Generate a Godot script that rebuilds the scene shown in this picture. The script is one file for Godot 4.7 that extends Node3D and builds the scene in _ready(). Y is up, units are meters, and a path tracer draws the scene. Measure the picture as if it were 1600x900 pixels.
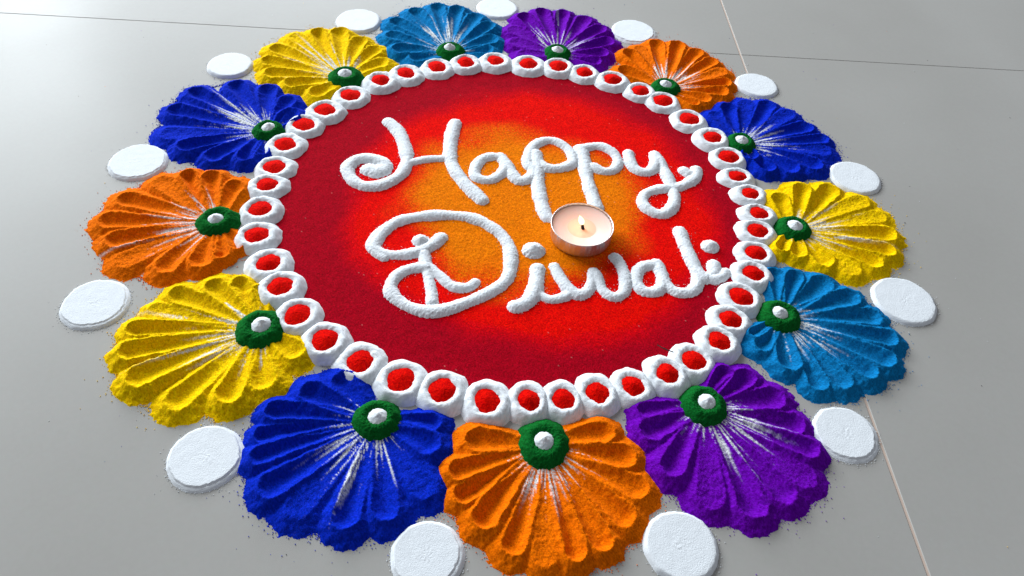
extends Node3D
# A powder rangoli on a tiled floor. Lengths in the tables are millimetres on the floor (x to the side, second number towards the viewer); y is up.

var FLOWERS := [
	{"c": V(26.3, 177.1), "dye": "orange", "tips": [V(-18.1, 180.4), V(-22.2, 201.3), V(-16.7, 214.5), V(-4.7, 228.6), V(12.3, 240.8), V(29.1, 243.2), V(45, 239.5), V(59, 233.4), V(72.4, 219.3), V(80.9, 202), V(76.3, 182.5), V(66, 166)]},
	{"c": V(107.5, 146.3), "dye": "purple", "tips": [V(67.9, 155.4), V(69.6, 170.8), V(82.3, 195.4), V(104.2, 210.8), V(128, 212.9), V(146.9, 202.4), V(160.4, 190.4), V(166.3, 172.4), V(162.7, 155.7), V(155.7, 137.1), V(139.6, 121.6), V(124.5, 118.6)]},
	{"c": V(157.5, 80.9), "dye": "teal", "tips": [V(159.6, 40.2), V(175.1, 40.4), V(195.5, 45.4), V(211.5, 58.9), V(221.7, 75), V(226.9, 93.5), V(220.1, 111.5), V(206.8, 123.5), V(188.4, 133.2), V(172.6, 136.5), V(156, 126.1), V(138.5, 112.8), V(134.8, 101.3)]},
	{"c": V(178.9, 5.5), "dye": "yellow", "tips": [V(172.2, -32.8), V(194.1, -43.8), V(216.7, -43.6), V(238.7, -32.1), V(248, -16.8), V(250.2, 4), V(244.7, 22.5), V(233.1, 36), V(215.7, 46.6), V(196.9, 44.1), V(176.6, 38.6), V(163.4, 33.2)]},
	{"c": V(156.7, -79.6), "dye": "blue", "tips": [V(136.4, -119.3), V(150.8, -131.5), V(168.9, -139.4), V(188.4, -139), V(204.9, -127.3), V(216.9, -109.8), V(226.3, -94.2), V(227.1, -78.6), V(216.1, -57.1), V(197, -47.6), V(176.1, -43.4), V(163.9, -55.4)]},
	{"c": V(107.6, -142), "dye": "orange", "tips": [V(66.4, -164.6), V(74.8, -193.5), V(86.7, -203.4), V(103.1, -214.3), V(123.3, -213.7), V(141, -204.7), V(153.7, -191.2), V(162.1, -175.6), V(163.8, -156.8), V(160.3, -141.5), V(145.3, -126.5), V(133.3, -117.2)]},
	{"c": V(23.6, -177.5), "dye": "purple", "tips": [V(-13.5, -167.3), V(-20.7, -189.2), V(-21.9, -213.2), V(-12.2, -236.2), V(5.8, -248.2), V(26.7, -249.8), V(48.8, -242.7), V(65, -227.4), V(73.6, -205.2), V(70.3, -181.2), V(62.9, -165)]},
	{"c": V(-60.4, -166.2), "dye": "teal", "tips": [V(-95.3, -144.5), V(-111.6, -158.4), V(-120.1, -183), V(-119, -208.7), V(-102.7, -229.7), V(-82.6, -241.1), V(-63.4, -241.2), V(-43.4, -231.7), V(-28, -216.3), V(-20.5, -193.2), V(-21.1, -173.6)]},
	{"c": V(-133, -118.1), "dye": "yellow", "tips": [V(-153.8, -82), V(-179.8, -96.4), V(-198.3, -111.9), V(-204.6, -130.2), V(-202.4, -151.6), V(-190.5, -172.8), V(-172.8, -183.8), V(-153.2, -188.3), V(-132.2, -178.9), V(-114.2, -167.4), V(-101.3, -148.1)]},
	{"c": V(-170.6, -45.9), "dye": "blue", "tips": [V(-153.9, -74.9), V(-164.9, -93), V(-186.3, -102.9), V(-213.2, -101.9), V(-241.6, -86.7), V(-249.3, -60.3), V(-244.9, -30.2), V(-228, -14.7), V(-204, -3.6), V(-178.5, -3.9), V(-166.3, -13.5)]},
	{"c": V(-175.7, 45.1), "dye": "orange", "tips": [V(-174.2, 1.9), V(-195.3, -2.2), V(-212.2, 0.2), V(-229.2, 9.6), V(-246.2, 32.1), V(-249, 55.5), V(-237.6, 74), V(-223.8, 91.7), V(-195.4, 97), V(-173, 90.4), V(-160.7, 80.4), V(-152.2, 69.5)]},
	{"c": V(-127.2, 122.8), "dye": "yellow", "tips": [V(-137.1, 88.5), V(-152.4, 85.9), V(-169, 90.4), V(-187.5, 101.9), V(-194.2, 116.6), V(-200.3, 132.9), V(-198, 150.2), V(-186.5, 168.7), V(-158.9, 182.8), V(-130.8, 178.8), V(-112, 168.3), V(-95.3, 142.9)]},
	{"c": V(-56, 171.9), "dye": "blue", "tips": [V(-85.7, 143.9), V(-102.1, 157.3), V(-115.8, 173.6), V(-116.2, 189.1), V(-114.6, 203.2), V(-104.7, 221.4), V(-87.8, 231.9), V(-61.1, 236.7), V(-40, 231), V(-20, 215.5), V(-18.1, 188.5), V(-18.8, 171.9)]},
]
var BEADS := [V(-24.3, -155.5), V(1.5, -155.7), V(24.9, -155.9), V(44.8, -151), V(66.7, -143.9), V(87.5, -132.9), V(103.8, -122.4), V(121.5, -101.6), V(136.1, -81.2), V(145.5, -61), V(148.8, -40.7), V(155, -23.8), V(157.9, -4.8), V(154.5, 12.1), V(150.8, 32.2), V(146.2, 50), V(136.3, 70), V(128, 88.3), V(119.7, 104.6), V(104.3, 119.2), V(89.5, 129.7), V(70.9, 139.4), V(52.6, 145.4), V(35, 151.4), V(17.6, 154.2), V(-3.2, 156.8), V(-26.3, 152.9), V(-48.1, 148.3), V(-70.7, 139.1), V(-91.5, 127.8), V(-109.8, 112.4), V(-124.3, 93.5), V(-135.8, 76.6), V(-148.7, 55), V(-152.7, 33), V(-155.3, 9.8), V(-155.4, -8), V(-155, -31.7), V(-148, -54.9), V(-137.6, -73.1), V(-124.1, -93.8), V(-106, -115.3), V(-89.4, -128.3), V(-67.6, -140.7), V(-46.6, -149.6)]
var PLATES := [Vector3(-21.9, 237.2, 16.3), Vector3(89.7, 222.5, 17.1), Vector3(178.8, 155.3, 16.7), Vector3(235.1, 58.9, 19), Vector3(232.5, -53.8, 17.7), Vector3(180.1, -158.5, 16.8), Vector3(86.7, -223.2, 19.2), Vector3(-29.6, -242.3, 17.8), Vector3(-140.2, -201.6, 18.5), Vector3(-220.5, -121.5, 16.8), Vector3(-242.8, -3.4, 18.5), Vector3(-219.3, 115.4, 18.1), Vector3(-131.1, 200, 17.7)]
var STROKES := [
	{"id": "H", "r": 4.4, "p": [V(-92.4, -69), V(-85.2, -61.1), V(-79.5, -50.3), V(-75.2, -38.2), V(-72.9, -27.5), V(-74.2, -15.3), V(-79.5, -6.8), V(-87.5, -0.6), V(-96.3, 0.6), V(-103.7, -3.4), V(-109.4, -13), V(-109.1, -19.7), V(-105.1, -24.9), V(-98.3, -27.3), V(-90.4, -25.7), V(-85.7, -21), V(-86, -15.6)]},
	{"id": "H", "r": 5.8, "p": [V(-87.2, -17.4), V(-90.8, -14.3), V(-95.3, -15.7)]},
	{"id": "H", "r": 4.5, "p": [V(-46.2, -74.4), V(-46.9, -60.9), V(-46.3, -45.1), V(-44.4, -32.9), V(-39.6, -21.5), V(-32.5, -10.7), V(-26.8, -3.9), V(-19.9, 3.9)]},
	{"id": "H", "r": 3.2, "p": [V(-71.6, -25.7), V(-66.2, -29.1), V(-58.1, -32.3), V(-48, -34.5)]},
	{"id": "a", "r": 3.7, "p": [V(-9.7, -39.9), V(-16.7, -41), V(-24.1, -36.5), V(-27.1, -27.2), V(-26.7, -19.3), V(-22.2, -16), V(-15.5, -16.9), V(-10.1, -23), V(-7.2, -30)]},
	{"id": "a", "r": 4.1, "p": [V(-11.5, -41.7), V(-6.5, -32.8), V(-2.6, -24.7), V(2.1, -18.1), V(7.1, -19.4), V(10.7, -23.9)]},
	{"id": "p", "r": 4.0, "p": [V(10.3, -21.8), V(11.6, -30), V(8, -34.9), V(7.1, -43), V(9.6, -54.7), V(14.6, -61.2), V(21.7, -64.4), V(28.9, -61.8), V(35.2, -54.8), V(38, -44.6), V(34.6, -38), V(26.9, -34.2), V(20.1, -33.9), V(15.2, -38)]},
	{"id": "p", "r": 4.6, "p": [V(11.7, -47.9), V(13.6, -34.3), V(14.7, -18.5), V(17, -3.5), V(19.6, 8.4), V(22, 15.3)]},
	{"id": "p2", "r": 4.7, "p": [V(43.2, -57.4), V(45.4, -44.3), V(46.8, -30.9), V(48.9, -18), V(51.4, -6.9), V(53, 1.5)]},
	{"id": "p2", "r": 4.0, "p": [V(43.2, -57.4), V(50.3, -61.6), V(57.4, -62.6), V(63.6, -58.9), V(67.9, -51.7), V(68.1, -43.4), V(64.1, -37.4), V(58, -35.8), V(52, -39.1)]},
	{"id": "y", "r": 4.1, "p": [V(76, -57.8), V(77, -47.4), V(80.6, -40.4), V(86.6, -38.5), V(91.6, -41.9), V(94.6, -49.9), V(94.3, -59), V(98.5, -47.7), V(101.2, -37.2), V(103.8, -25.6), V(104.8, -14.2), V(102.3, -5.1), V(96.9, 1.2), V(91.1, 1.9), V(85.6, -2.2), V(83.2, -8.7), V(85.7, -16.4), V(91.6, -20.7), V(99.4, -23.7), V(108.1, -26.2), V(116.4, -32.6), V(121.5, -40.6), V(122, -46.2)]},
	{"id": "y", "r": 4.5, "p": [V(113.5, -43.6), V(115.9, -41.2)]},
	{"id": "D", "r": 4.0, "p": [V(-41.3, 41.3), V(-45.4, 47.9), V(-50.9, 53), V(-57.9, 57.1), V(-66.6, 59.2), V(-73.5, 58.5), V(-79.2, 54.4), V(-78.4, 46.6), V(-74.9, 37.8), V(-68.4, 30.1), V(-58.8, 25.3), V(-47.4, 22.1), V(-35.5, 20.7), V(-23.4, 21.8), V(-12.6, 27.4), V(-4.1, 35.4), V(1, 46.4), V(2.2, 59.1), V(1.1, 69.5), V(-3.2, 76.6), V(-10, 83.3), V(-19.5, 90.3), V(-28.9, 96.2), V(-37, 99.5), V(-46.2, 99.6), V(-54.6, 96.4), V(-62, 90.6), V(-64.5, 84.5), V(-62.9, 76.4), V(-58, 70.7), V(-51.7, 67.8), V(-46.6, 66.7)]},
	{"id": "D", "r": 3.0, "p": [V(-72.1, 62), V(-79.9, 56.6), V(-82.1, 51.5), V(-79.5, 42.3), V(-74.8, 33.8)]},
	{"id": "Df", "r": 5.0, "p": [V(-53.1, 45.4)]},
	{"id": "Df", "r": 3.8, "p": [V(-49.7, 56), V(-48.2, 61.1), V(-46.6, 67.2)]},
	{"id": "Df", "r": 3.1, "p": [V(-45.4, 70.1), V(-42.6, 79.9), V(-40.8, 86.6), V(-39.7, 92.7)]},
	{"id": "Df", "r": 3.3, "p": [V(-44.3, 66.9), V(-37.6, 72.8), V(-31.7, 78.6), V(-26.4, 80.4), V(-20.6, 79.2), V(-17.2, 75.3)]},
	{"id": "i", "r": 4.4, "p": [V(18.2, 60.2), V(17.9, 70.5), V(16.8, 79.6), V(12.8, 87.4), V(6.9, 91)]},
	{"id": "i", "r": 3.1, "p": [V(19, 79.1), V(23.7, 82.2), V(28.3, 82.9), V(33.7, 80.4), V(36.4, 78.5)]},
	{"id": "idot", "r": 6.2, "p": [V(14.9, 45.3)]},
	{"id": "w", "r": 3.6, "p": [V(28, 57.1), V(31.5, 65.1), V(36.3, 73.3), V(41.9, 77.6), V(47.5, 74.5), V(50.3, 66.6), V(51.4, 58.7), V(54.5, 67.4), V(57.6, 73.9), V(63.1, 76.9), V(68.3, 73.2), V(70.1, 65.5), V(69.3, 56.5), V(66.6, 48.9), V(64.3, 45.2)]},
	{"id": "a2", "r": 3.7, "p": [V(86.8, 48.4), V(81, 50.5), V(77.4, 55.5), V(76.4, 63.4), V(79.1, 69.4), V(84.6, 70.6), V(90.5, 66.8), V(92.3, 60.2)]},
	{"id": "a2", "r": 3.7, "p": [V(89.3, 46.8), V(91.7, 55.1), V(93.5, 62.6), V(97.9, 67.8), V(103.4, 69), V(109.2, 66.4), V(112.6, 60.3), V(113.2, 54.4)]},
	{"id": "l", "r": 4.3, "p": [V(105.7, 16.8), V(107.7, 28.7), V(110.6, 40.8), V(113.5, 51.1), V(116.8, 55.9)]},
	{"id": "i2", "r": 4.2, "p": [V(124, 43.8), V(123.6, 50.5)]},
	{"id": "i2", "r": 3.9, "p": [V(117.9, 54.5), V(122.5, 55.9), V(127.7, 52.6), V(130.4, 49.3)]},
	{"id": "i2dot", "r": 5.5, "p": [V(123.4, 28.1)]},
]

# linear base colours
var DYE := {
	"orange": Color(0.92, 0.165, 0.003), "purple": Color(0.15, 0.004, 0.4), "teal": Color(0.006, 0.185, 0.45), "yellow": Color(1.0, 0.58, 0.003),
	"blue": Color(0.004, 0.024, 0.48), "green": Color(0.006, 0.13, 0.02), "red": Color(0.78, 0.004, 0.002), "white": Color(0.71, 0.725, 0.745), "crimson": Color(0.42, 0.0022, 0.012), "scarlet": Color(0.9, 0.004, 0.002), "tangerine": Color(0.98, 0.212, 0.003),
}
var rng := RandomNumberGenerator.new()
var lumps := FastNoiseLite.new()
var clods := FastNoiseLite.new()
var streak := FastNoiseLite.new()
var powder: StandardMaterial3D
var chalk: StandardMaterial3D
var taken := {}


func V(x: float, y: float) -> Vector2:
	return Vector2(x, y)


func _ready() -> void:
	rng.seed = 7
	# camera
	var cam := Camera3D.new()
	cam.name = "camera"
	cam.position = Vector3(0.0042, 0.3277, 0.3725)
	cam.basis = Basis(Vector3.RIGHT, -0.8351) * Basis(Vector3.BACK, 0.0893)
	cam.fov = 41.112
	cam.near = 0.01
	cam.far = 20.0
	add_child(cam)
	cam.current = true
	# the air of the room, and the daylight from an opening behind the far left corner
	var env := Environment.new()
	env.background_mode = Environment.BG_COLOR
	env.background_color = Color(0.235, 0.25, 0.275).linear_to_srgb()
	env.background_energy_multiplier = 1.0
	env.tonemap_mode = Environment.TONE_MAPPER_LINEAR
	env.tonemap_exposure = 1.2
	env.sdfgi_enabled = true
	env.ssao_enabled = true
	env.ssil_enabled = true
	var we := WorldEnvironment.new()
	we.name = "world_environment"
	we.environment = env
	add_child(we)
	var door := AreaLight3D.new()
	door.name = "doorway_daylight"
	door.area_size = Vector2(1.1, 1.1)
	door.position = Vector3(-1.8, 1.22, -1.4)
	door.light_color = Color(0.935, 0.975, 1.0)
	door.light_energy = 8.4
	door.shadow_enabled = true
	add_child(door)
	door.look_at_from_position(door.position, Vector3(0, 0, 0))
	var window := AreaLight3D.new()
	window.name = "far_window_daylight"
	window.area_size = Vector2(2.4, 1.2)
	window.position = Vector3(-1.2, 1.1, -3.1)
	window.light_color = Color(0.93, 0.97, 1.0)
	window.light_energy = 12.0
	window.shadow_enabled = true
	add_child(window)
	window.look_at_from_position(window.position, Vector3(-0.2, 0, -0.2))

	# noises and the powder
	lumps.seed = 3
	lumps.frequency = 0.16
	lumps.fractal_octaves = 2
	clods.seed = 11
	clods.frequency = 0.55
	clods.fractal_octaves = 2
	streak.seed = 5
	streak.frequency = 1.0
	streak.fractal_octaves = 2
	powder = StandardMaterial3D.new()
	powder.resource_name = "powder"
	powder.vertex_color_use_as_albedo = true
	powder.roughness = 1.0
	powder.metallic_specular = 0.15
	powder.albedo_texture = grain_texture(256, 0.66, 1.0, 21)
	powder.uv1_triplanar = true
	powder.uv1_world_triplanar = true
	powder.uv1_scale = Vector3.ONE * 9.0
	powder.heightmap_enabled = true
	powder.heightmap_texture = grain_texture(512, 0.0, 1.0, 22)
	powder.heightmap_scale = 0.024

	chalk = StandardMaterial3D.new()
	chalk.resource_name = "white_powder"
	chalk.vertex_color_use_as_albedo = true
	chalk.roughness = 1.0
	chalk.metallic_specular = 0.15
	chalk.uv1_triplanar = true
	chalk.uv1_world_triplanar = true
	chalk.uv1_scale = Vector3.ONE * 11.0
	chalk.heightmap_enabled = true
	chalk.heightmap_texture = powder.heightmap_texture
	chalk.heightmap_scale = 0.015

	build_floor()
	build_disc()
	for i in FLOWERS.size():
		build_flower(i)
	for i in BEADS.size():
		build_bead(i)
	for i in PLATES.size():
		build_plate(i)
	build_lettering()
	build_tealight()
	build_specks()


# ------------------------------------------------------------------ naming
func numbered(called: String) -> String:
	var n: int = taken.get(called, 0)
	taken[called] = n + 1
	return called if n == 0 else "%s_%03d" % [called, n]


func thing(called: String, label: String, category: String, at: Vector3, group := "") -> Node3D:
	var o := Node3D.new()
	o.name = numbered(called)
	o.position = at
	add_child(o)
	describe(o, label, category, group)
	return o


func describe(o: Node, label: String, category: String, group := "") -> void:
	o.set_meta("label", label)
	o.set_meta("category", category)
	if group != "":
		o.set_meta("group", group)


func part(called: String, mesh: Mesh, m: Material, parent: Node) -> MeshInstance3D:
	var o := MeshInstance3D.new()
	var n := 0
	var full := called
	while parent.has_node(NodePath(full)):
		n += 1
		full = "%s_%03d" % [called, n]
	o.name = full
	o.mesh = mesh
	o.material_override = m
	parent.add_child(o, true)
	return o


# ------------------------------------------------------------------ textures
func grain_texture(side: int, low: float, high: float, seed_: int) -> ImageTexture:
	var r := RandomNumberGenerator.new()
	r.seed = seed_
	var im := Image.create(side, side, false, Image.FORMAT_RGB8)
	for y in side:
		for x in side:
			var v: float = low + (high - low) * sqrt(r.randf())
			im.set_pixel(x, y, Color(v, v, v))
	return ImageTexture.create_from_image(im)


func cloud_texture(side: int, a: Color, b: Color, freq: float, seed_: int, grain: float) -> ImageTexture:
	var n := FastNoiseLite.new()
	n.seed = seed_
	n.frequency = freq
	n.fractal_octaves = 4
	var src := n.get_seamless_image(side, side)
	var r := RandomNumberGenerator.new()
	r.seed = seed_
	var im := Image.create(side, side, false, Image.FORMAT_RGB8)
	for y in side:
		for x in side:
			var v: float = clampf(src.get_pixel(x, y).r + r.randf_range(-grain, grain), 0.0, 1.0)
			im.set_pixel(x, y, a.lerp(b, v))
	return ImageTexture.create_from_image(im)


# ------------------------------------------------------------------ heights to meshes
# One mesh for each owner of a height field: heights h (mm) on nx by nz points from (x0, z0), step mm apart.
func field_meshes(nx: int, nz: int, x0: float, z0: float, step: float, h: PackedFloat32Array, own: PackedInt32Array, col: PackedColorArray, base: float) -> Dictionary:
	var quads := {}
	for j in nz - 1:
		for i in nx - 1:
			var k: int = j * nx + i
			var a: float = h[k]
			var b: float = h[k + 1]
			var c: float = h[k + nx + 1]
			var d: float = h[k + nx]
			if a < base and b < base and c < base and d < base:
				continue
			var best: int = k
			if b > h[best]:
				best = k + 1
			if c > h[best]:
				best = k + nx + 1
			if d > h[best]:
				best = k + nx
			var o: int = own[best]
			if o < 0:
				continue
			if not quads.has(o):
				quads[o] = PackedInt32Array()
			quads[o].append(k)
	var made := {}
	var at := PackedInt32Array()
	at.resize(nx * nz)
	at.fill(-1)
	for o in quads:
		var list: PackedInt32Array = quads[o]
		var pos := PackedVector3Array()
		var nor := PackedVector3Array()
		var tint := PackedColorArray()
		var index := PackedInt32Array()
		var used := PackedInt32Array()
		for k in list:
			for q: int in [k, k + 1, k + nx + 1, k + nx]:
				if at[q] < 0:
					at[q] = pos.size()
					used.append(q)
					var i: int = q % nx
					var j: int = q / nx
					pos.append(Vector3(x0 + i * step, h[q], z0 + j * step) * 0.001)
					var l: float = h[q - 1] if i > 0 else h[q]
					var r: float = h[q + 1] if i < nx - 1 else h[q]
					var u: float = h[q - nx] if j > 0 else h[q]
					var d: float = h[q + nx] if j < nz - 1 else h[q]
					nor.append(Vector3(l - r, 2.0 * step, u - d).normalized())
					tint.append(col[q])
			var a: int = at[k]
			var b: int = at[k + 1]
			var c: int = at[k + nx + 1]
			var e: int = at[k + nx]
			index.append_array([a, b, c, a, c, e])
		for q in used:
			at[q] = -1
		made[o] = as_mesh(pos, nor, tint, index)
	return made


func as_mesh(pos: PackedVector3Array, nor: PackedVector3Array, tint: PackedColorArray, index: PackedInt32Array) -> ArrayMesh:
	var arrays := []
	arrays.resize(Mesh.ARRAY_MAX)
	arrays[Mesh.ARRAY_VERTEX] = pos
	arrays[Mesh.ARRAY_NORMAL] = nor
	if tint.size():
		arrays[Mesh.ARRAY_COLOR] = tint
	arrays[Mesh.ARRAY_INDEX] = index
	var m := ArrayMesh.new()
	m.add_surface_from_arrays(Mesh.PRIMITIVE_TRIANGLES, arrays)
	return m


# A closed round surface: rows of points, each row a ring of the same count (mm), from the inside out.
func ring_mesh(rows: Array, tint: PackedColorArray) -> ArrayMesh:
	var n: int = rows[0].size()
	var m: int = rows.size()
	var pos := PackedVector3Array()
	var nor := PackedVector3Array()
	var index := PackedInt32Array()
	for j in m:
		for i in n:
			pos.append(rows[j][i] * 0.001)
			var along: Vector3 = rows[j][(i + 1) % n] - rows[j][(i + n - 1) % n]
			var out: Vector3 = rows[mini(j + 1, m - 1)][i] - rows[maxi(j - 1, 0)][i]
			if along.length() < 0.01:
				nor.append(Vector3.UP)
			else:
				nor.append(out.cross(along).normalized() * -1.0)
			if j < m - 1:
				var a: int = j * n + i
				var b: int = j * n + (i + 1) % n
				index.append_array([a, a + n, b + n, a, b + n, b])
	return as_mesh(pos, nor, tint, index)


func dyed(c: Color, spread := 0.16) -> Color:
	var v: float = 1.0 + rng.randf_range(-spread, spread)
	return Color(minf(c.r * v, 1.0), minf(c.g * v, 1.0), minf(c.b * v, 1.0))


# ------------------------------------------------------------------ the floor
func build_floor() -> void:
	var floor_ := Node3D.new()
	floor_.name = "floor"
	add_child(floor_)
	floor_.set_meta("kind", "structure")
	floor_.set_meta("label", "grey polished tile floor with thin pinkish joints")
	floor_.position = Vector3(0.1737, 0, -0.2035)
	floor_.rotation.y = 0.062
	var tm := StandardMaterial3D.new()
	tm.resource_name = "polished_tile"
	tm.albedo_texture = cloud_texture(512, Color(0.32, 0.303, 0.28).linear_to_srgb(), Color(0.37, 0.353, 0.33).linear_to_srgb(), 0.004, 31, 0.08)
	tm.uv1_triplanar = true
	tm.uv1_world_triplanar = true
	tm.uv1_scale = Vector3.ONE * 1.3
	tm.roughness = 0.34
	tm.roughness_texture = cloud_texture(512, Color(0.8, 0.8, 0.8), Color(1, 1, 1), 0.008, 33, 0.03)
	tm.metallic_specular = 0.145
	var gm := StandardMaterial3D.new()
	gm.resource_name = "grout"
	gm.albedo_color = Color(0.50, 0.38, 0.31).linear_to_srgb()
	gm.roughness = 0.9
	# a tile with a softened edge; its joint is 1.3 mm one way and 0.8 mm the other
	var size := 0.8
	var sx: float = size - 0.0013
	var sz: float = size - 0.00028
	var e := 0.0003
	var st := SurfaceTool.new()
	st.begin(Mesh.PRIMITIVE_TRIANGLES)
	var top: Array = [Vector3(-sx / 2 + e, 0, -sz / 2 + e), Vector3(sx / 2 - e, 0, -sz / 2 + e), Vector3(sx / 2 - e, 0, sz / 2 - e), Vector3(-sx / 2 + e, 0, sz / 2 - e)]
	var rim: Array = [Vector3(-sx / 2, -e, -sz / 2), Vector3(sx / 2, -e, -sz / 2), Vector3(sx / 2, -e, sz / 2), Vector3(-sx / 2, -e, sz / 2)]
	st.set_smooth_group(-1)
	quad(st, top[0], top[1], top[2], top[3])
	for k in 4:
		var l: int = (k + 1) % 4
		quad(st, rim[k], rim[l], top[l], top[k])
		quad(st, rim[k] + Vector3.DOWN * 0.008, rim[l] + Vector3.DOWN * 0.008, rim[l], rim[k])
	st.generate_normals()
	var tile := st.commit()
	for j in 5:
		for i in 5:
			var t := part("tile", tile, tm, floor_)
			t.position = Vector3((i - 2.5) * size, 0, (j - 1.5) * size)
	var g := PlaneMesh.new()
	g.size = Vector2(4.0, 4.0)
	var gr := part("grout", g, gm, floor_)
	gr.position = Vector3(-0.4, -0.00035, 0.4)


func quad(st: SurfaceTool, a: Vector3, b: Vector3, c: Vector3, d: Vector3) -> void:
	for p: Vector3 in [a, b, c, a, c, d]:
		st.add_vertex(p)


# ------------------------------------------------------------------ the red disc
func build_disc() -> void:
	var step := 0.62
	var reach := 158.0
	var n: int = int(2.0 * reach / step) + 1
	var h := PackedFloat32Array()
	var own := PackedInt32Array()
	var col := PackedColorArray()
	h.resize(n * n)
	own.resize(n * n)
	col.resize(n * n)
	var crimson: Color = DYE["crimson"]
	var scarlet: Color = DYE["scarlet"]
	var tangerine: Color = DYE["tangerine"]
	for j in n:
		for i in n:
			var k: int = j * n + i
			var x: float = -reach + i * step
			var z: float = -reach + j * step
			var r: float = sqrt(x * x + z * z)
			if r > reach:
				h[k] = -1.0
				own[k] = -1
				continue
			var nz: float = lumps.get_noise_2d(x * 0.1, z * 0.1)
			var g: float = rng.randf()
			h[k] = 1.15 + 0.12 * lumps.get_noise_2d(x * 0.6, z * 0.6) + 0.05 * clods.get_noise_2d(x * 1.4, z * 1.4) + 0.13 * (g - 0.5)
			# sifted colours: each grain is one dye, the mixture changes over a soft band
			var rr: float = Vector2(x - 14.0, z + 1.0).length() + 9.0 * nz
			var ro: float = Vector2(x - 6.0, z - 2.0).length() + 14.0 * nz
			var to_red: float = 1.0 - smoothstep(102.0, 130.0, rr)
			var to_orange: float = 1.0 - smoothstep(50.0, 88.0, ro)
			var c: Color = crimson.lerp(scarlet, clampf(to_red + rng.randf_range(-0.22, 0.22) * (1.0 - absf(2.0 * to_red - 1.0)), 0.0, 1.0))
			var share: float = to_orange
			if to_orange > 0.0 and to_orange < 1.0:
				share = clampf(to_orange + rng.randf_range(-0.45, 0.45) * (1.0 - absf(2.0 * to_orange - 1.0)), 0.0, 1.0)
			c = c.lerp(tangerine, share)
			own[k] = 2 if to_orange > 0.5 else (1 if to_red > 0.5 else 0)
			if own[k] == 2:
				h[k] += 0.17 * clods.get_noise_2d(x * 0.7 + 90.0, z * 0.7)
			c = dyed(c, 0.2)
			if g > 0.9995:
				c = c.lerp(Color(0.8, 0.4, 0.35), 0.4)
				h[k] += 0.12
			col[k] = c
	var meshes := field_meshes(n, n, -reach, -reach, step, h, own, col, -0.5)
	var o := thing("powder_disc", "large round bed of red powder shading to orange under the white lettering", "powder disc", Vector3.ZERO)
	for q in [["crimson_band", 0, "crimson powder band inside the white bead ring"], ["red_band", 1, "bright red powder band"], ["orange_centre", 2, "orange powder in the middle"]]:
		var p := part(q[0], meshes[q[1]], powder, o)
		p.set_meta("label", q[2])


# ------------------------------------------------------------------ flowers
const FLOWER_SAYS := [
	"orange powder flower in front, below the word Diwali", "purple powder flower in front, between the orange and teal flowers", "teal powder flower lying across the long tile joint", "yellow powder flower beyond the end of Diwali, beside the second teal flower",
	"blue powder flower beyond the end of Happy", "orange powder flower at the back beside the crossing tile joints", "purple powder flower at the back, above the word Happy", "teal powder flower at the back, above the capital H",
	"yellow powder flower at the back, between the teal and blue flowers", "blue powder flower beside the start of Happy", "orange powder flower between a blue and a yellow flower, beside the start of Diwali", "yellow powder flower between an orange and a blue flower, in front", "blue powder flower in front, between the yellow and orange flowers",
]
const FLOWER_SHORT := [
	"front orange flower", "front purple flower", "teal flower on the tile joint", "yellow flower by Diwali's end", "blue flower by Happy's end", "back orange flower", "back purple flower", "back teal flower",
	"back yellow flower", "blue flower by Happy's start", "orange flower by Diwali's start", "front yellow flower", "front blue flower",
]


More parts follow.
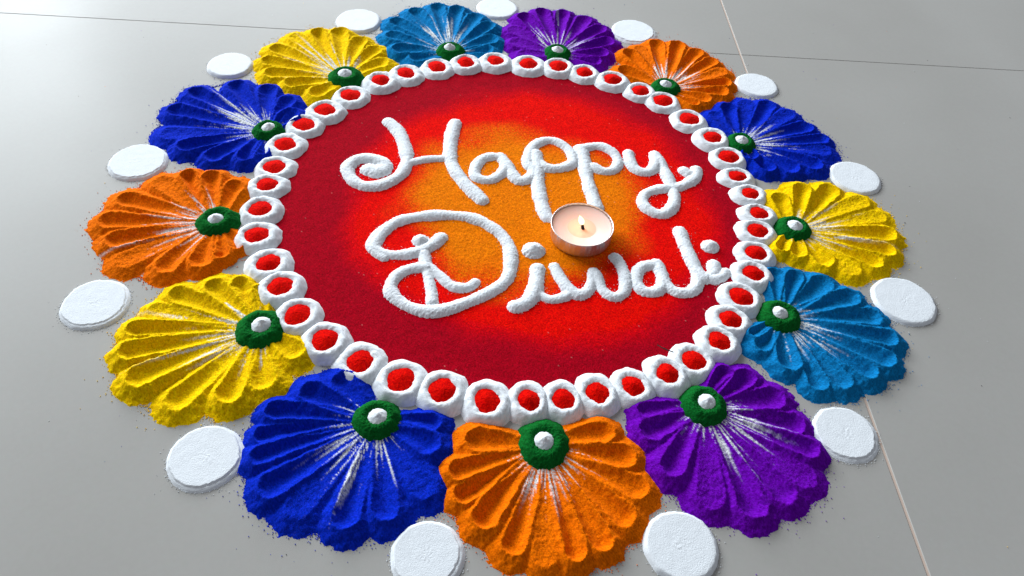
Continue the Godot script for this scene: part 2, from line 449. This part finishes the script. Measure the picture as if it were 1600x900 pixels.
func build_flower(which: int) -> void:
	var f: Dictionary = FLOWERS[which]
	var c: Vector2 = f.c
	var tips: Array = f.tips
	var dye: Color = DYE[f.dye]
	var step := 0.58
	var lo := c
	var hi := c
	for t: Vector2 in tips:
		lo = lo.min(t)
		hi = hi.max(t)
	lo -= Vector2.ONE * 7.0
	hi += Vector2.ONE * 7.0
	var nx: int = int((hi.x - lo.x) / step) + 2
	var nz: int = int((hi.y - lo.y) / step) + 2
	var h := PackedFloat32Array()
	var own := PackedInt32Array()
	var ts := PackedFloat32Array()
	h.resize(nx * nz)
	h.fill(-0.8)
	own.resize(nx * nz)
	own.fill(-1)
	ts.resize(nx * nz)
	var white_to: Array = []
	var count: int = tips.size()
	var side_mid: float = (count - 1) * 0.5
	for p in count:
		var tip: Vector2 = tips[p]
		var dir: Vector2 = (tip - c).normalized()
		var length: float = (tip - c).length()
		var gap_a: float = (tips[p - 1] - tip).length() if p > 0 else 99.0
		var gap_b: float = (tips[p + 1] - tip).length() if p < count - 1 else 99.0
		var gap: float = minf(gap_a, gap_b) * 0.55 + (minf(maxf(gap_a, gap_b), 24.0) if maxf(gap_a, gap_b) < 90.0 else minf(gap_a, gap_b)) * 0.45
		var wide: float = clampf(gap * 0.5, 5.5, 10.5)
		var tall: float = rng.randf_range(4.0, 5.5)
		var hollow: float = rng.randf_range(0.03, 0.3)
		var smudge := rng.randf() < 0.12
		if smudge:
			tall *= 0.72
			hollow = 0.75
		var bend: float = rng.randf_range(-2.2, 2.2)
		var crest: float = rng.randf_range(0.58, 0.68)
		var end: Vector2 = tip - dir * wide * 1.24
		var mid: Vector2 = (c + end) * 0.5 + dir.orthogonal() * bend
		var middle: float = 1.0 - absf(p - side_mid) / (side_mid + 1.0)
		white_to.append(lerpf(0.3, 0.78, middle) * rng.randf_range(0.7, 1.25))
		var pts: Array[Vector2] = []
		for s in 8:
			var t: float = s / 7.0
			pts.append(c * (1.0 - t) * (1.0 - t) + mid * 2.0 * t * (1.0 - t) + end * t * t)
		# only the points of the field that the petal can reach
		var a: Vector2 = c.min(end).min(mid) - Vector2.ONE * wide * 1.7
		var b: Vector2 = c.max(end).max(mid) + Vector2.ONE * wide * 1.7
		var i0: int = maxi(0, int((a.x - lo.x) / step))
		var i1: int = mini(nx - 1, int((b.x - lo.x) / step))
		var j0: int = maxi(0, int((a.y - lo.y) / step))
		var j1: int = mini(nz - 1, int((b.y - lo.y) / step))
		for j in range(j0, j1 + 1):
			for i in range(i0, i1 + 1):
				var at := Vector2(lo.x + i * step, lo.y + j * step)
				var rel: Vector2 = at - c
				var along: float = rel.dot(dir)
				if along < -4.0 or absf(rel.cross(dir)) > wide * 1.7:
					continue
				var k: int = j * nx + i
				var best := 1e9
				var t := 0.0
				for s in 7:
					var u: Vector2 = pts[s]
					var v: Vector2 = pts[s + 1] - u
					var q: float = clampf((at - u).dot(v) / v.length_squared(), 0.0, 1.0)
					var d2: float = (at - u - v * q).length_squared()
					if d2 < best:
						best = d2
						t = (s + q) / 7.0
				var w: float = 2.6 + (wide - 2.6) * pow(t, 0.85)
				var warp: float = lumps.get_noise_2d(at.x * 0.8, at.y * 0.8)
				var x: float = sqrt(best) / w * (1.0 + 0.11 * warp)
				if x > 1.6:
					continue
				var up: float = 1.5 + (tall - 1.5) * smoothstep(0.05, 0.95, t)
				var low: float = lerpf(0.8, hollow, smoothstep(0.15, 0.8, t))
				var y: float
				if x < crest:
					var e: float = x / crest
					y = low + (1.0 - low) * pow(e, 1.7)
				else:
					var e: float = (x - crest) / (1.36 - crest)
					y = pow(maxf(1.0 - e, 0.0), 1.12) - 0.12 * maxf(e - 0.9, 0.0)
				y = y * up
				if y > h[k]:
					h[k] = y
					own[k] = p
					ts[k] = t
	var col := PackedColorArray()
	col.resize(nx * nz)
	var white: Color = Color(0.78, 0.78, 0.77)
	for j in nz:
		for i in nx:
			var k: int = j * nx + i
			if own[k] < 0:
				continue
			var x: float = lo.x + i * step
			var z: float = lo.y + j * step
			var g: float = rng.randf()
			var y: float = h[k]
			if y > -0.6:
				var rough: float = clampf(0.45 + y * 0.16, 0.3, 1.0)
				h[k] = y + rough * (0.34 * lumps.get_noise_2d(x * 1.1, z * 1.1) + 0.18 * clods.get_noise_2d(x, z) + 0.4 * (g - 0.5))
			var tint: Color = dye
			var rel := Vector2(x - c.x, z - c.y)
			var r: float = rel.length()
			var t: float = ts[k]
			var reach: float = white_to[own[k]]
			if t < reach * 1.5 and r > 8.0:
				# scraped lines where the white underneath shows, each of its own length
				var turn: float = rel.angle() * 9.0 + which * 13.0
				var line: float = streak.get_noise_2d(turn * 1.3, r * 0.02)
				var own_reach: float = reach * (0.8 + 0.9 * streak.get_noise_2d(turn * 0.8 + 70.0, 0.0))
				var fade: float = 1.0 - smoothstep(own_reach * 0.55, own_reach, t + rng.randf_range(-0.05, 0.05))
				var s: float = smoothstep(0.0, 0.16, line + 0.10 * fade + 0.3 * (rng.randf() - 0.5) - 0.02)
				tint = dye.lerp(white, clampf(s * fade, 0.0, 0.97))
			col[k] = dyed(tint, 0.24)
	# the meshes stand in the flower's own axes
	var meshes := field_meshes(nx, nz, lo.x - c.x, lo.y - c.y, step, h, own, col, -0.05)
	var o := thing("powder_flower", FLOWER_SAYS[which], "powder flower", Vector3(c.x, 0, c.y) * 0.001, "powder flowers round the bead ring")
	for p in count:
		if meshes.has(p):
			part("petal", meshes[p], powder, o)
	build_heart(o)
	build_loose(o, f, which)


# the green heap with the white cone at a flower's root
func build_heart(o: Node3D) -> void:
	var n := 90
	var rows := []
	var tint := PackedColorArray()
	var radius: float = rng.randf_range(11.6, 14.2)
	var shift: float = rng.randf() * 90.0
	var squash := Vector2(rng.randf_range(0.95, 1.08), rng.randf_range(0.95, 1.08))
	var prof := [[0.0, 4.0], [0.12, 4.0], [0.24, 4.2], [0.36, 5.0], [0.44, 5.7], [0.52, 6.0], [0.6, 5.8], [0.68, 5.1], [0.76, 4.1], [0.84, 3.0], [0.9, 2.1], [0.96, 1.1], [1.02, 0.0], [1.06, -0.6]]
	for ring in 27:
		var q: Array = prof[ring / 2]
		if ring % 2 == 1:
			q = [(prof[ring / 2][0] + prof[ring / 2 + 1][0]) * 0.5, (prof[ring / 2][1] + prof[ring / 2 + 1][1]) * 0.5]
		var row: Array[Vector3] = []
		for i in n:
			var a: float = TAU * i / n
			var edge: float = radius * (1.0 + 0.07 * lumps.get_noise_2d(cos(a) * 9.0 + shift, sin(a) * 9.0))
			var r: float = edge * q[0]
			var x: float = cos(a) * r * squash.x
			var z: float = sin(a) * r * squash.y
			var y: float = q[1] + (0.35 * clods.get_noise_2d(x + shift, z) + 0.5 * (rng.randf() - 0.5)) * (1.0 if q[0] > 0.05 else 0.0)
			row.append(Vector3(x, y, z))
			tint.append(dyed(DYE["green"], 0.25))
		rows.append(row)
	part("green_heap", ring_mesh(rows, tint), powder, o)
	part("white_cone", cone_mesh(rng.randf_range(5.0, 6.2), rng.randf_range(4.2, 5.8), 4.2, rng.randf_range(-1.2, 1.2), rng.randf_range(-1.2, 1.2)), chalk, o)


# a small rounded heap of white powder: radius, height, level it stands on, centre (mm)
func cone_mesh(radius: float, tall: float, level: float, cx: float, cz: float) -> ArrayMesh:
	var n := 36
	var rows := []
	var tint := PackedColorArray()
	var shift: float = rng.randf() * 90.0
	for q in 12:
		var f: float = q / 10.0
		var row: Array[Vector3] = []
		for i in n:
			var a: float = TAU * i / n
			var edge: float = radius * (1.0 + 0.07 * lumps.get_noise_2d(cos(a) * 6.0 + shift, sin(a) * 6.0))
			var x: float = cos(a) * edge * f
			var z: float = sin(a) * edge * f
			var y: float = level + tall * (1.0 - f) * (0.72 + 0.5 * f) + tall * 0.1 * maxf(0.0, 1.0 - f * f * 12.0)
			if q == 11:
				y -= 0.8
			if q > 0:
				y += 0.3 * clods.get_noise_2d(x + shift, z) + 0.14 * (rng.randf() - 0.5)
			row.append(Vector3(cx + x, y, cz + z))
			tint.append(dyed(DYE["white"], 0.05))
		rows.append(row)
	return ring_mesh(rows, tint)


func grain_mesh() -> ArrayMesh:
	var st := SurfaceTool.new()
	st.begin(Mesh.PRIMITIVE_TRIANGLES)
	st.set_smooth_group(-1)
	var v: Array[Vector3] = [Vector3(0.5, 0, 0.05), Vector3(0.05, 0, 0.45), Vector3(-0.5, 0.05, 0), Vector3(0, 0, -0.5)]
	var up := Vector3(0.05, 0.42, 0)
	var down := Vector3(0, -0.4, 0.05)
	for k in 4:
		var l: int = (k + 1) % 4
		for q: Vector3 in [v[l], v[k], up, v[k], v[l], down]:
			st.add_vertex(q)
	st.generate_normals()
	return st.commit()


func scatter(called: String, places: PackedVector3Array, tints: PackedColorArray, parent: Node) -> MultiMeshInstance3D:
	var mm := MultiMesh.new()
	mm.transform_format = MultiMesh.TRANSFORM_3D
	mm.use_colors = true
	mm.mesh = grain_mesh()
	mm.instance_count = places.size()
	for i in places.size():
		var s: float = places[i].y
		var b := Basis.from_euler(Vector3(rng.randf() * 0.5, rng.randf() * TAU, rng.randf() * 0.5)).scaled(Vector3.ONE * s * 0.001)
		mm.set_instance_transform(i, Transform3D(b, Vector3(places[i].x, s * 0.3, places[i].z) * 0.001))
		mm.set_instance_color(i, tints[i])
	var o := MultiMeshInstance3D.new()
	o.name = called
	o.multimesh = mm
	var m := StandardMaterial3D.new()
	m.resource_name = "loose_powder"
	m.vertex_color_use_as_albedo = true
	m.roughness = 1.0
	m.metallic_specular = 0.15
	o.material_override = m
	o.set_meta("kind", "stuff")
	parent.add_child(o, true)
	return o


# the grains that fell beside a flower
func build_loose(o: Node3D, f: Dictionary, _which: int) -> void:
	var places := PackedVector3Array()
	var tints := PackedColorArray()
	var tips: Array = f.tips
	for i in 3000:
		var s: float = rng.randf() * (tips.size() - 1)
		var k: int = int(s)
		var edge: Vector2 = (tips[k] as Vector2).lerp(tips[mini(k + 1, tips.size() - 1)], s - k) - f.c
		var out: float = -1.8 - log(1.0 - rng.randf() * 0.998) * (1.2 if rng.randf() < 0.93 else 4.0)
		var at: Vector2 = edge + edge.normalized() * (out - 1.5 * sin((s - k) * PI))
		places.append(Vector3(at.x, rng.randf_range(0.28, 0.75), at.y))
		tints.append(dyed(DYE[f.dye], 0.25))
	scatter("loose_grains", places, tints, o)


# ------------------------------------------------------------------ the ring of white beads
const NTH := ["first", "second", "third", "fourth", "fifth", "sixth"]


func build_bead(which: int) -> void:
	var at: Vector2 = BEADS[which]
	var n := 56
	var before: Vector2 = BEADS[(which + BEADS.size() - 1) % BEADS.size()]
	var after: Vector2 = BEADS[(which + 1) % BEADS.size()]
	var half: float = clampf((before - after).length() * 0.315, 11.2, 15.5) * rng.randf_range(0.96, 1.05)
	var deep: float = rng.randf_range(14.4, 16.0)
	var dent: float = clampf(half * 0.56, 6.6, 7.7) * rng.randf_range(0.95, 1.05)
	var turn: float = at.angle()
	var shift: float = rng.randf() * 200.0
	var tall: float = rng.randf_range(4.3, 5.3)
	# share of the way from the dent's wall to the foot, height
	var prof := [[-0.42, 0.5], [-0.3, 0.58], [-0.16, 0.74], [-0.05, 0.87], [0.06, 0.95], [0.18, 1.0], [0.3, 0.985], [0.4, 0.92], [0.5, 0.82], [0.61, 0.67], [0.73, 0.48], [0.84, 0.29], [0.95, 0.1], [1.06, -0.12]]
	var rows := []
	var tint := PackedColorArray()
	for q in prof:
		var row: Array[Vector3] = []
		for i in n:
			var a: float = TAU * i / n
			var ca: float = cos(a)
			var sa: float = sin(a)
			# a rounded square: radial half-depth and tangential half-width
			var outer: float = 1.0 / pow(pow(absf(ca) / (deep * 0.9 if ca > 0.0 else deep), 2.2) + pow(absf(sa) / half, 2.2), 1.0 / 2.2)
			outer *= 1.0 + 0.07 * lumps.get_noise_2d(ca * 8.0 + shift, sa * 8.0)
			var inner: float = dent * (1.0 + 0.11 * lumps.get_noise_2d(ca * 5.0 + shift, sa * 5.0 + 40.0)) * (1.06 - 0.09 * absf(sa))
			var r: float = inner + (outer - inner) * q[0]
			var x: float = ca * r
			var z: float = sa * r
			var y: float = q[1] * tall + 0.3 * lumps.get_noise_2d(x * 1.1 + shift, z * 1.1) + 0.2 * clods.get_noise_2d(x + shift, z) + 0.26 * (rng.randf() - 0.5)
			row.append(Vector3(x, y, z))
			tint.append(dyed(DYE["white"], 0.12))
		rows.append(row)
	var near := 0
	for k in FLOWERS.size():
		if absf(angle_difference(FLOWERS[k].c.angle(), turn)) < absf(angle_difference(FLOWERS[near].c.angle(), turn)):
			near = k
	var nth := 0
	for k in BEADS.size():
		var b: Vector2 = BEADS[k]
		var its := 0
		for l in FLOWERS.size():
			if absf(angle_difference(FLOWERS[l].c.angle(), b.angle())) < absf(angle_difference(FLOWERS[its].c.angle(), b.angle())):
				its = l
		if its == near and angle_difference(b.angle(), turn) > 0.001:
			nth += 1
	var o := thing("powder_bead", "white powder bead with red heart, %s clockwise beside the %s" % [NTH[nth], FLOWER_SHORT[near]], "powder bead", Vector3(at.x, 0, at.y) * 0.001, "white beads with red hearts in the ring")
	o.rotation.y = -turn
	part("white_rim", ring_mesh(rows, tint), chalk, o)
	# the red heart in the dent
	rows = []
	tint = PackedColorArray()
	var peak: float = rng.randf_range(1.08, 1.32) * tall
	var off := Vector2(rng.randf_range(-1.0, 1.0), rng.randf_range(-1.0, 1.0))
	for q in 11:
		var f: float = q / 9.0
		var row: Array[Vector3] = []
		for i in 44:
			var a: float = TAU * i / 44
			var edge: float = (dent - 0.15) * (1.0 + 0.11 * lumps.get_noise_2d(cos(a) * 5.0 + shift, sin(a) * 5.0 + 40.0)) * (1.06 - 0.09 * absf(sin(a)))
			var x: float = cos(a) * edge * f + off.x * (1.0 - f)
			var z: float = sin(a) * edge * f + off.y * (1.0 - f)
			var y: float = lerpf(peak, tall * 0.77, pow(f, 1.25))
			if q > 0:
				y += 0.12 * clods.get_noise_2d(x + shift + 50.0, z) + 0.2 * (rng.randf() - 0.5)
			row.append(Vector3(x, y, z))
			tint.append(dyed(DYE["red"], 0.24))
		rows.append(row)
	part("red_heart", ring_mesh(rows, tint), powder, o)


# ------------------------------------------------------------------ the plain white plates between the flowers
const PLATE_SAYS := [
	"white powder plate in front, between the blue and orange flowers", "white powder plate in front, between the orange and purple flowers", "white powder plate beside the lower stretch of the long tile joint", "white powder plate between the teal flower on the joint and a yellow flower",
	"white powder plate between the yellow flower by Diwali's end and a blue flower", "white powder plate below the crossing of the tile joints", "white powder plate at the back, between purple and orange flowers", "white powder plate at the back, between teal and purple flowers, cut by the frame",
	"white powder plate at the back, between the yellow and teal flowers", "white powder plate between the back yellow flower and a blue flower", "white powder plate between the blue flower by Happy's start and an orange flower", "white powder plate between the orange flower by Diwali's start and a yellow flower", "white powder plate in front, between the yellow and blue flowers",
]


func build_plate(which: int) -> void:
	var d: Vector3 = PLATES[which]
	var n := 72
	var shift: float = rng.randf() * 300.0
	var thick: float = rng.randf_range(1.8, 2.3)
	var lip: float = rng.randf_range(0.35, 0.75) if rng.randf() < 0.55 else 0.06   # a second layer poured a little off centre
	var slip := Vector2(-0.8, -0.75).normalized() * rng.randf_range(0.6, 1.5)
	var rows := []
	var tint := PackedColorArray()
	var m := 46
	for q in m:
		var f: float = q / float(m - 3)
		f = 1.0 - pow(1.0 - minf(f, 1.0), 1.5) if f < 1.0 else f
		var row: Array[Vector3] = []
		for i in n:
			var a: float = TAU * i / n
			var edge: float = d.z * (1.0 + 0.03 * lumps.get_noise_2d(cos(a) * 7.0 + shift, sin(a) * 7.0) + 0.018 * clods.get_noise_2d(cos(a) * 17.0 + shift, sin(a) * 17.0))
			var r: float = edge * f
			var x: float = cos(a) * r
			var z: float = sin(a) * r
			var e: float = (edge - r)
			var y: float = (thick - lip) * (1.0 - pow(clampf(1.0 - e / 2.2, 0.0, 1.0), 1.8))
			var in_top: float = (edge - 1.6) - Vector2(x - slip.x, z - slip.y).length()
			y += lip * smoothstep(0.0, 0.5, in_top + 0.5 * clods.get_noise_2d(x + shift, z))
			if q > 0:
				y += 0.06 * lumps.get_noise_2d(x * 0.7 + shift, z * 0.7) + (0.15 if r > 0.88 * edge else 0.03) * (rng.randf() - 0.5)
			# the mark where the sieve or cap stood
			y += 0.12 * clods.get_noise_2d(x * 1.1 + shift, z * 1.1) * (1.0 - smoothstep(2.0, 6.0, r + 2.0 * lumps.get_noise_2d(x + shift, z)))
			if q >= m - 2:
				y = -0.4
			row.append(Vector3(x, y, z))
			tint.append(dyed(DYE["white"], 0.03))
		rows.append(row)
	var o := part_top("powder_plate", ring_mesh(rows, tint), chalk)
	o.position = Vector3(d.x, 0, d.y) * 0.001
	var places := PackedVector3Array()
	var tints2 := PackedColorArray()
	for i in 240:
		var a: float = rng.randf() * TAU
		var r: float = d.z - 0.3 - log(1.0 - rng.randf() * 0.99) * (0.6 if rng.randf() < 0.9 else 2.5)
		places.append(Vector3(cos(a) * r, rng.randf_range(0.25, 0.6), sin(a) * r))
		tints2.append(DYE["white"])
	scatter("loose_grains", places, tints2, o)
	describe(o, PLATE_SAYS[which], "powder plate", "plain white plates between the flowers")


func part_top(called: String, mesh: Mesh, m: Material) -> MeshInstance3D:
	var o := MeshInstance3D.new()
	o.name = numbered(called)
	o.mesh = mesh
	o.material_override = m
	add_child(o, true)
	return o


# ------------------------------------------------------------------ the words
func build_lettering() -> void:
	var happy := thing("happy_lettering", "white powder script reading Happy across the red and orange disc", "lettering", Vector3.ZERO, "white powder words")
	var diwali := thing("diwali_lettering", "white powder script reading Diwali below the word Happy", "lettering", Vector3.ZERO, "white powder words")
	var ids := ["H", "a", "p", "p2", "y", "D", "i", "w", "a2", "l", "i2", "Df", "idot", "i2dot"]
	var step := 0.5
	var x0 := -120.0
	var z0 := -90.0
	var nx := 520
	var nz := 400
	var h := PackedFloat32Array()
	var own := PackedInt32Array()
	h.resize(nx * nz)
	h.fill(-1.0)
	own.resize(nx * nz)
	own.fill(-1)
	var base := 0.75
	for st: Dictionary in STROKES:
		var id: int = ids.find(st.id)
		var pts: Array = soften(st.p)
		var r0: float = st.r * 1.12
		var blob: bool = pts.size() == 1
		if blob:
			pts.append(pts[0] + Vector2(0.3, 0))
		var walk := 0.0
		for s in pts.size() - 1:
			var u: Vector2 = pts[s]
			var v: Vector2 = pts[s + 1] - u
			var r1: float = r0 * (1.0 + 0.2 * lumps.get_noise_2d(walk * 0.3 + id * 31.0, 7.0))
			walk += v.length()
			var r2: float = r0 * (1.0 + 0.2 * lumps.get_noise_2d(walk * 0.3 + id * 31.0, 7.0))
			var r: float = maxf(r1, r2)
			var a: Vector2 = u.min(pts[s + 1]) - Vector2.ONE * r * 1.5
			var b: Vector2 = u.max(pts[s + 1]) + Vector2.ONE * r * 1.5
			for j in range(int((a.y - z0) / step), int((b.y - z0) / step) + 1):
				for i in range(int((a.x - x0) / step), int((b.x - x0) / step) + 1):
					var at := Vector2(x0 + i * step, z0 + j * step)
					var q: float = clampf((at - u).dot(v) / v.length_squared(), 0.0, 1.0)
					r = lerpf(r1, r2, q)
					var d: float = (at - u - v * q).length() / r
					d *= 1.0 + 0.13 * clods.get_noise_2d(at.x * 0.9, at.y * 0.9) + 0.04 * lumps.get_noise_2d(at.x * 3.0, at.y * 3.0)
					if d > 1.25:
						continue
					var y: float
					if blob:
						y = base + r * 0.95 * (1.0 - d) * (0.75 + 0.45 * d)
					else:
						y = base + minf(r, 5.0) * 0.6 * (pow(maxf(1.0 - d * d, 0.0), 0.8) if d < 1.0 else (1.0 - d) * 1.2)
					var k: int = j * nx + i
					if y > h[k]:
						h[k] = y
						own[k] = id
	var col := PackedColorArray()
	col.resize(nx * nz)
	for j in nz:
		for i in nx:
			var k: int = j * nx + i
			if own[k] < 0:
				continue
			var x: float = x0 + i * step
			var z: float = z0 + j * step
			h[k] += 0.13 * lumps.get_noise_2d(x * 0.9, z * 0.9) + 0.12 * clods.get_noise_2d(x * 1.1, z * 1.1) + 0.3 * (rng.randf() - 0.5)
			col[k] = dyed(DYE["white"], 0.14)
	var meshes := field_meshes(nx, nz, x0, z0, step, h, own, col, 0.35)
	for word in 2:
		var places := PackedVector3Array()
		var tints := PackedColorArray()
		for st: Dictionary in STROKES:
			if (ids.find(st.id) < 5) != (word == 0) or st.p.size() < 2:
				continue
			for i in st.p.size() * 14:
				var s: float = rng.randf() * (st.p.size() - 1.001)
				var at: Vector2 = (st.p[int(s)] as Vector2).lerp(st.p[int(s) + 1], s - int(s)) + Vector2.from_angle(rng.randf() * TAU) * (st.r * 1.15 - log(1.0 - rng.randf() * 0.99) * 0.9)
				places.append(Vector3(at.x, rng.randf_range(0.25, 0.55), at.y))
				tints.append(DYE["white"])
		var dust := scatter("loose_grains", places, tints, happy if word == 0 else diwali)
		dust.position.y = 0.00115
	var letters := {}
	for q in [["H", happy, "curling capital letter H"], ["a", happy, "letter a"], ["p", happy, "first letter p, ending beside the candle"], ["p2", happy, "second letter p, running behind the candle"], ["y", happy, "letter y with a looped tail"], ["D", diwali, "large oval capital letter D"], ["i", diwali, "first letter i"], ["w", diwali, "letter w"], ["a2", diwali, "letter a"], ["l", diwali, "tall letter l"], ["i2", diwali, "last letter i, touching the bead ring"]]:
		var p := part("letter", meshes[ids.find(q[0])], chalk, q[1])
		p.set_meta("label", q[2])
		letters[q[0]] = p
	part("flourish", meshes[ids.find("Df")], chalk, letters["D"]).set_meta("label", "branching strokes inside the D, like a small running figure")
	part("dot", meshes[ids.find("idot")], chalk, letters["i"])
	part("dot", meshes[ids.find("i2dot")], chalk, letters["i2"])


# a stroke with its corners rounded off (Catmull-Rom)
func soften(p: Array) -> Array:
	if p.size() < 3:
		return p.duplicate()
	var out := []
	for k in p.size() - 1:
		var a: Vector2 = p[maxi(k - 1, 0)]
		var b: Vector2 = p[k]
		var c: Vector2 = p[k + 1]
		var d: Vector2 = p[mini(k + 2, p.size() - 1)]
		for s in 3:
			out.append(b.cubic_interpolate(c, a, d, s / 3.0))
	out.append(p[-1])
	return out


# ------------------------------------------------------------------ the candle
func lathe(prof: Array, n: int, crimped := false) -> ArrayMesh:
	var rows := []
	for q: Vector2 in prof:
		var row: Array[Vector3] = []
		for i in n:
			var a: float = TAU * i / n
			var flute: float = q.x * (1.0 + 0.006 * sin(a * 36.0)) if crimped and q.y > 0.5 and q.y < 10.0 else q.x
			row.append(Vector3(cos(a) * flute, q.y, sin(a) * flute))
		rows.append(row)
	return ring_mesh(rows, PackedColorArray())


func squat(prof: Array) -> Array:
	return prof.map(func(q: Vector2) -> Vector2: return Vector2(q.x, q.y * 0.68))


func build_tealight() -> void:
	var o := thing("tealight", "lit tealight in a thin metal cup standing beside the letters p", "candle", Vector3(0.0432, 0.0010, 0.0293))
	var metal := StandardMaterial3D.new()
	metal.resource_name = "aluminium"
	metal.albedo_color = Color(0.86, 0.85, 0.85)
	metal.metallic = 1.0
	metal.roughness = 0.36
	var cup: Array = [V(0, 0.5), V(17.4, 0.5), V(18.2, 3.0), V(18.5, 14.6), V(18.6, 15.5), V(18.85, 15.8), V(19.1, 15.6), V(19.1, 15.2), V(18.8, 14.7), V(18.7, 3.0), V(18.3, 1.0), V(17.4, 0.0), V(0.0, 0.0)]
	part("metal_cup", lathe(squat(cup), 216, true), metal, o)
	var wax := StandardMaterial3D.new()
	wax.resource_name = "wax"
	wax.albedo_color = Color(0.94, 0.78, 0.73)
	wax.roughness = 0.35
	wax.metallic_specular = 0.5
	wax.subsurf_scatter_enabled = true
	wax.subsurf_scatter_strength = 0.15
	part("wax", lathe(squat([V(0, 10.3), V(3, 10.4), V(8, 10.8), V(10.5, 11.5), V(13, 12.3), V(15.5, 13.0), V(17.6, 13.7), V(18.45, 14.3), V(18.4, 10.0)]), 72), wax, o)
	var pool := StandardMaterial3D.new()
	pool.resource_name = "molten_wax"
	pool.albedo_color = Color(0.94, 0.75, 0.65)
	pool.roughness = 0.12
	part("molten_pool", lathe(squat([V(0, 11.0), V(6, 11.0), V(9.9, 11.03), V(10.4, 10.9)]), 64), pool, o).position = Vector3(-0.0012, 0, 0.0)
	var black := StandardMaterial3D.new()
	black.resource_name = "charred_wick"
	black.albedo_color = Color(0.05, 0.04, 0.035)
	black.roughness = 0.95
	var wick := part("wick", lathe([V(1.1, 0.0), V(1.0, 1.5), V(0.95, 3.2), V(0.6, 3.9), V(0.0, 4.1)], 12), black, o)
	wick.position = Vector3(0.0008, 0.0070, 0.0006)
	wick.rotation = Vector3(0.1, 0, 0.22)
	var fire := StandardMaterial3D.new()
	fire.resource_name = "flame"
	fire.albedo_color = Color(1.0, 0.9, 0.7)
	fire.emission_enabled = true
	fire.emission = Color(1.0, 0.88, 0.62)
	fire.emission_energy_multiplier = 2.2
	var flame := part("flame", lathe([V(0.0, 0.0), V(0.9, 0.4), V(1.5, 1.2), V(1.75, 2.2), V(1.6, 3.4), V(1.1, 4.8), V(0.5, 6.0), V(0.0, 6.8)], 20), fire, o)
	flame.position = Vector3(0.0001, 0.0107, 0.0004)
	flame.rotation = Vector3(-0.15, 0, 0.4)
	var glow := OmniLight3D.new()
	glow.name = "flame_light"
	glow.light_color = Color(1.0, 0.72, 0.42)
	glow.light_energy = 0.00012
	glow.light_size = 0.01
	glow.omni_range = 6.0
	glow.omni_attenuation = 2.0
	glow.shadow_enabled = true
	glow.position = Vector3(-0.001, 0.0135, -0.0001)
	o.add_child(glow)


# ------------------------------------------------------------------ strays
func build_specks() -> void:
	var places := PackedVector3Array()
	var tints := PackedColorArray()
	for i in 260:
		var a: float = rng.randf() * TAU
		var r: float = rng.randf_range(215.0, 420.0) if rng.randf() < 0.75 else rng.randf_range(185.0, 260.0)
		places.append(Vector3(cos(a) * r, rng.randf_range(0.3, 0.6) if rng.randf() < 0.96 else rng.randf_range(0.6, 0.9), sin(a) * r))
		var kind: float = rng.randf()
		tints.append(DYE["white"] if kind < 0.5 else (Color(0.05, 0.045, 0.05) if kind < 0.65 else DYE[["orange", "blue", "purple", "yellow", "teal"][rng.randi() % 5]]))
	var o := scatter("powder_specks", places, tints, self)
	o.set_meta("label", "stray powder specks scattered over the grey tile floor")
	o.set_meta("category", "specks")
	# a dark thread that lies over one bead
	var st := []
	var pts: Array[Vector3] = [Vector3(84.5, 6.6, 113.5), Vector3(87.0, 7.2, 115.6), Vector3(90.0, 7.0, 116.8), Vector3(93.0, 6.6, 117.4)]
	for p: Vector3 in pts:
		var row: Array[Vector3] = []
		for i in 6:
			var a: float = TAU * i / 6
			row.append(p + Vector3(0.0, cos(a) * 0.3, sin(a) * 0.3))
		st.append(row)
	var dark := StandardMaterial3D.new()
	dark.resource_name = "dark_fibre"
	dark.albedo_color = Color(0.12, 0.1, 0.09)
	dark.roughness = 0.9
	var th := part_top("thread", ring_mesh(st, PackedColorArray()), dark)
	describe(th, "short dark thread lying over a white bead near the front purple flower", "thread")
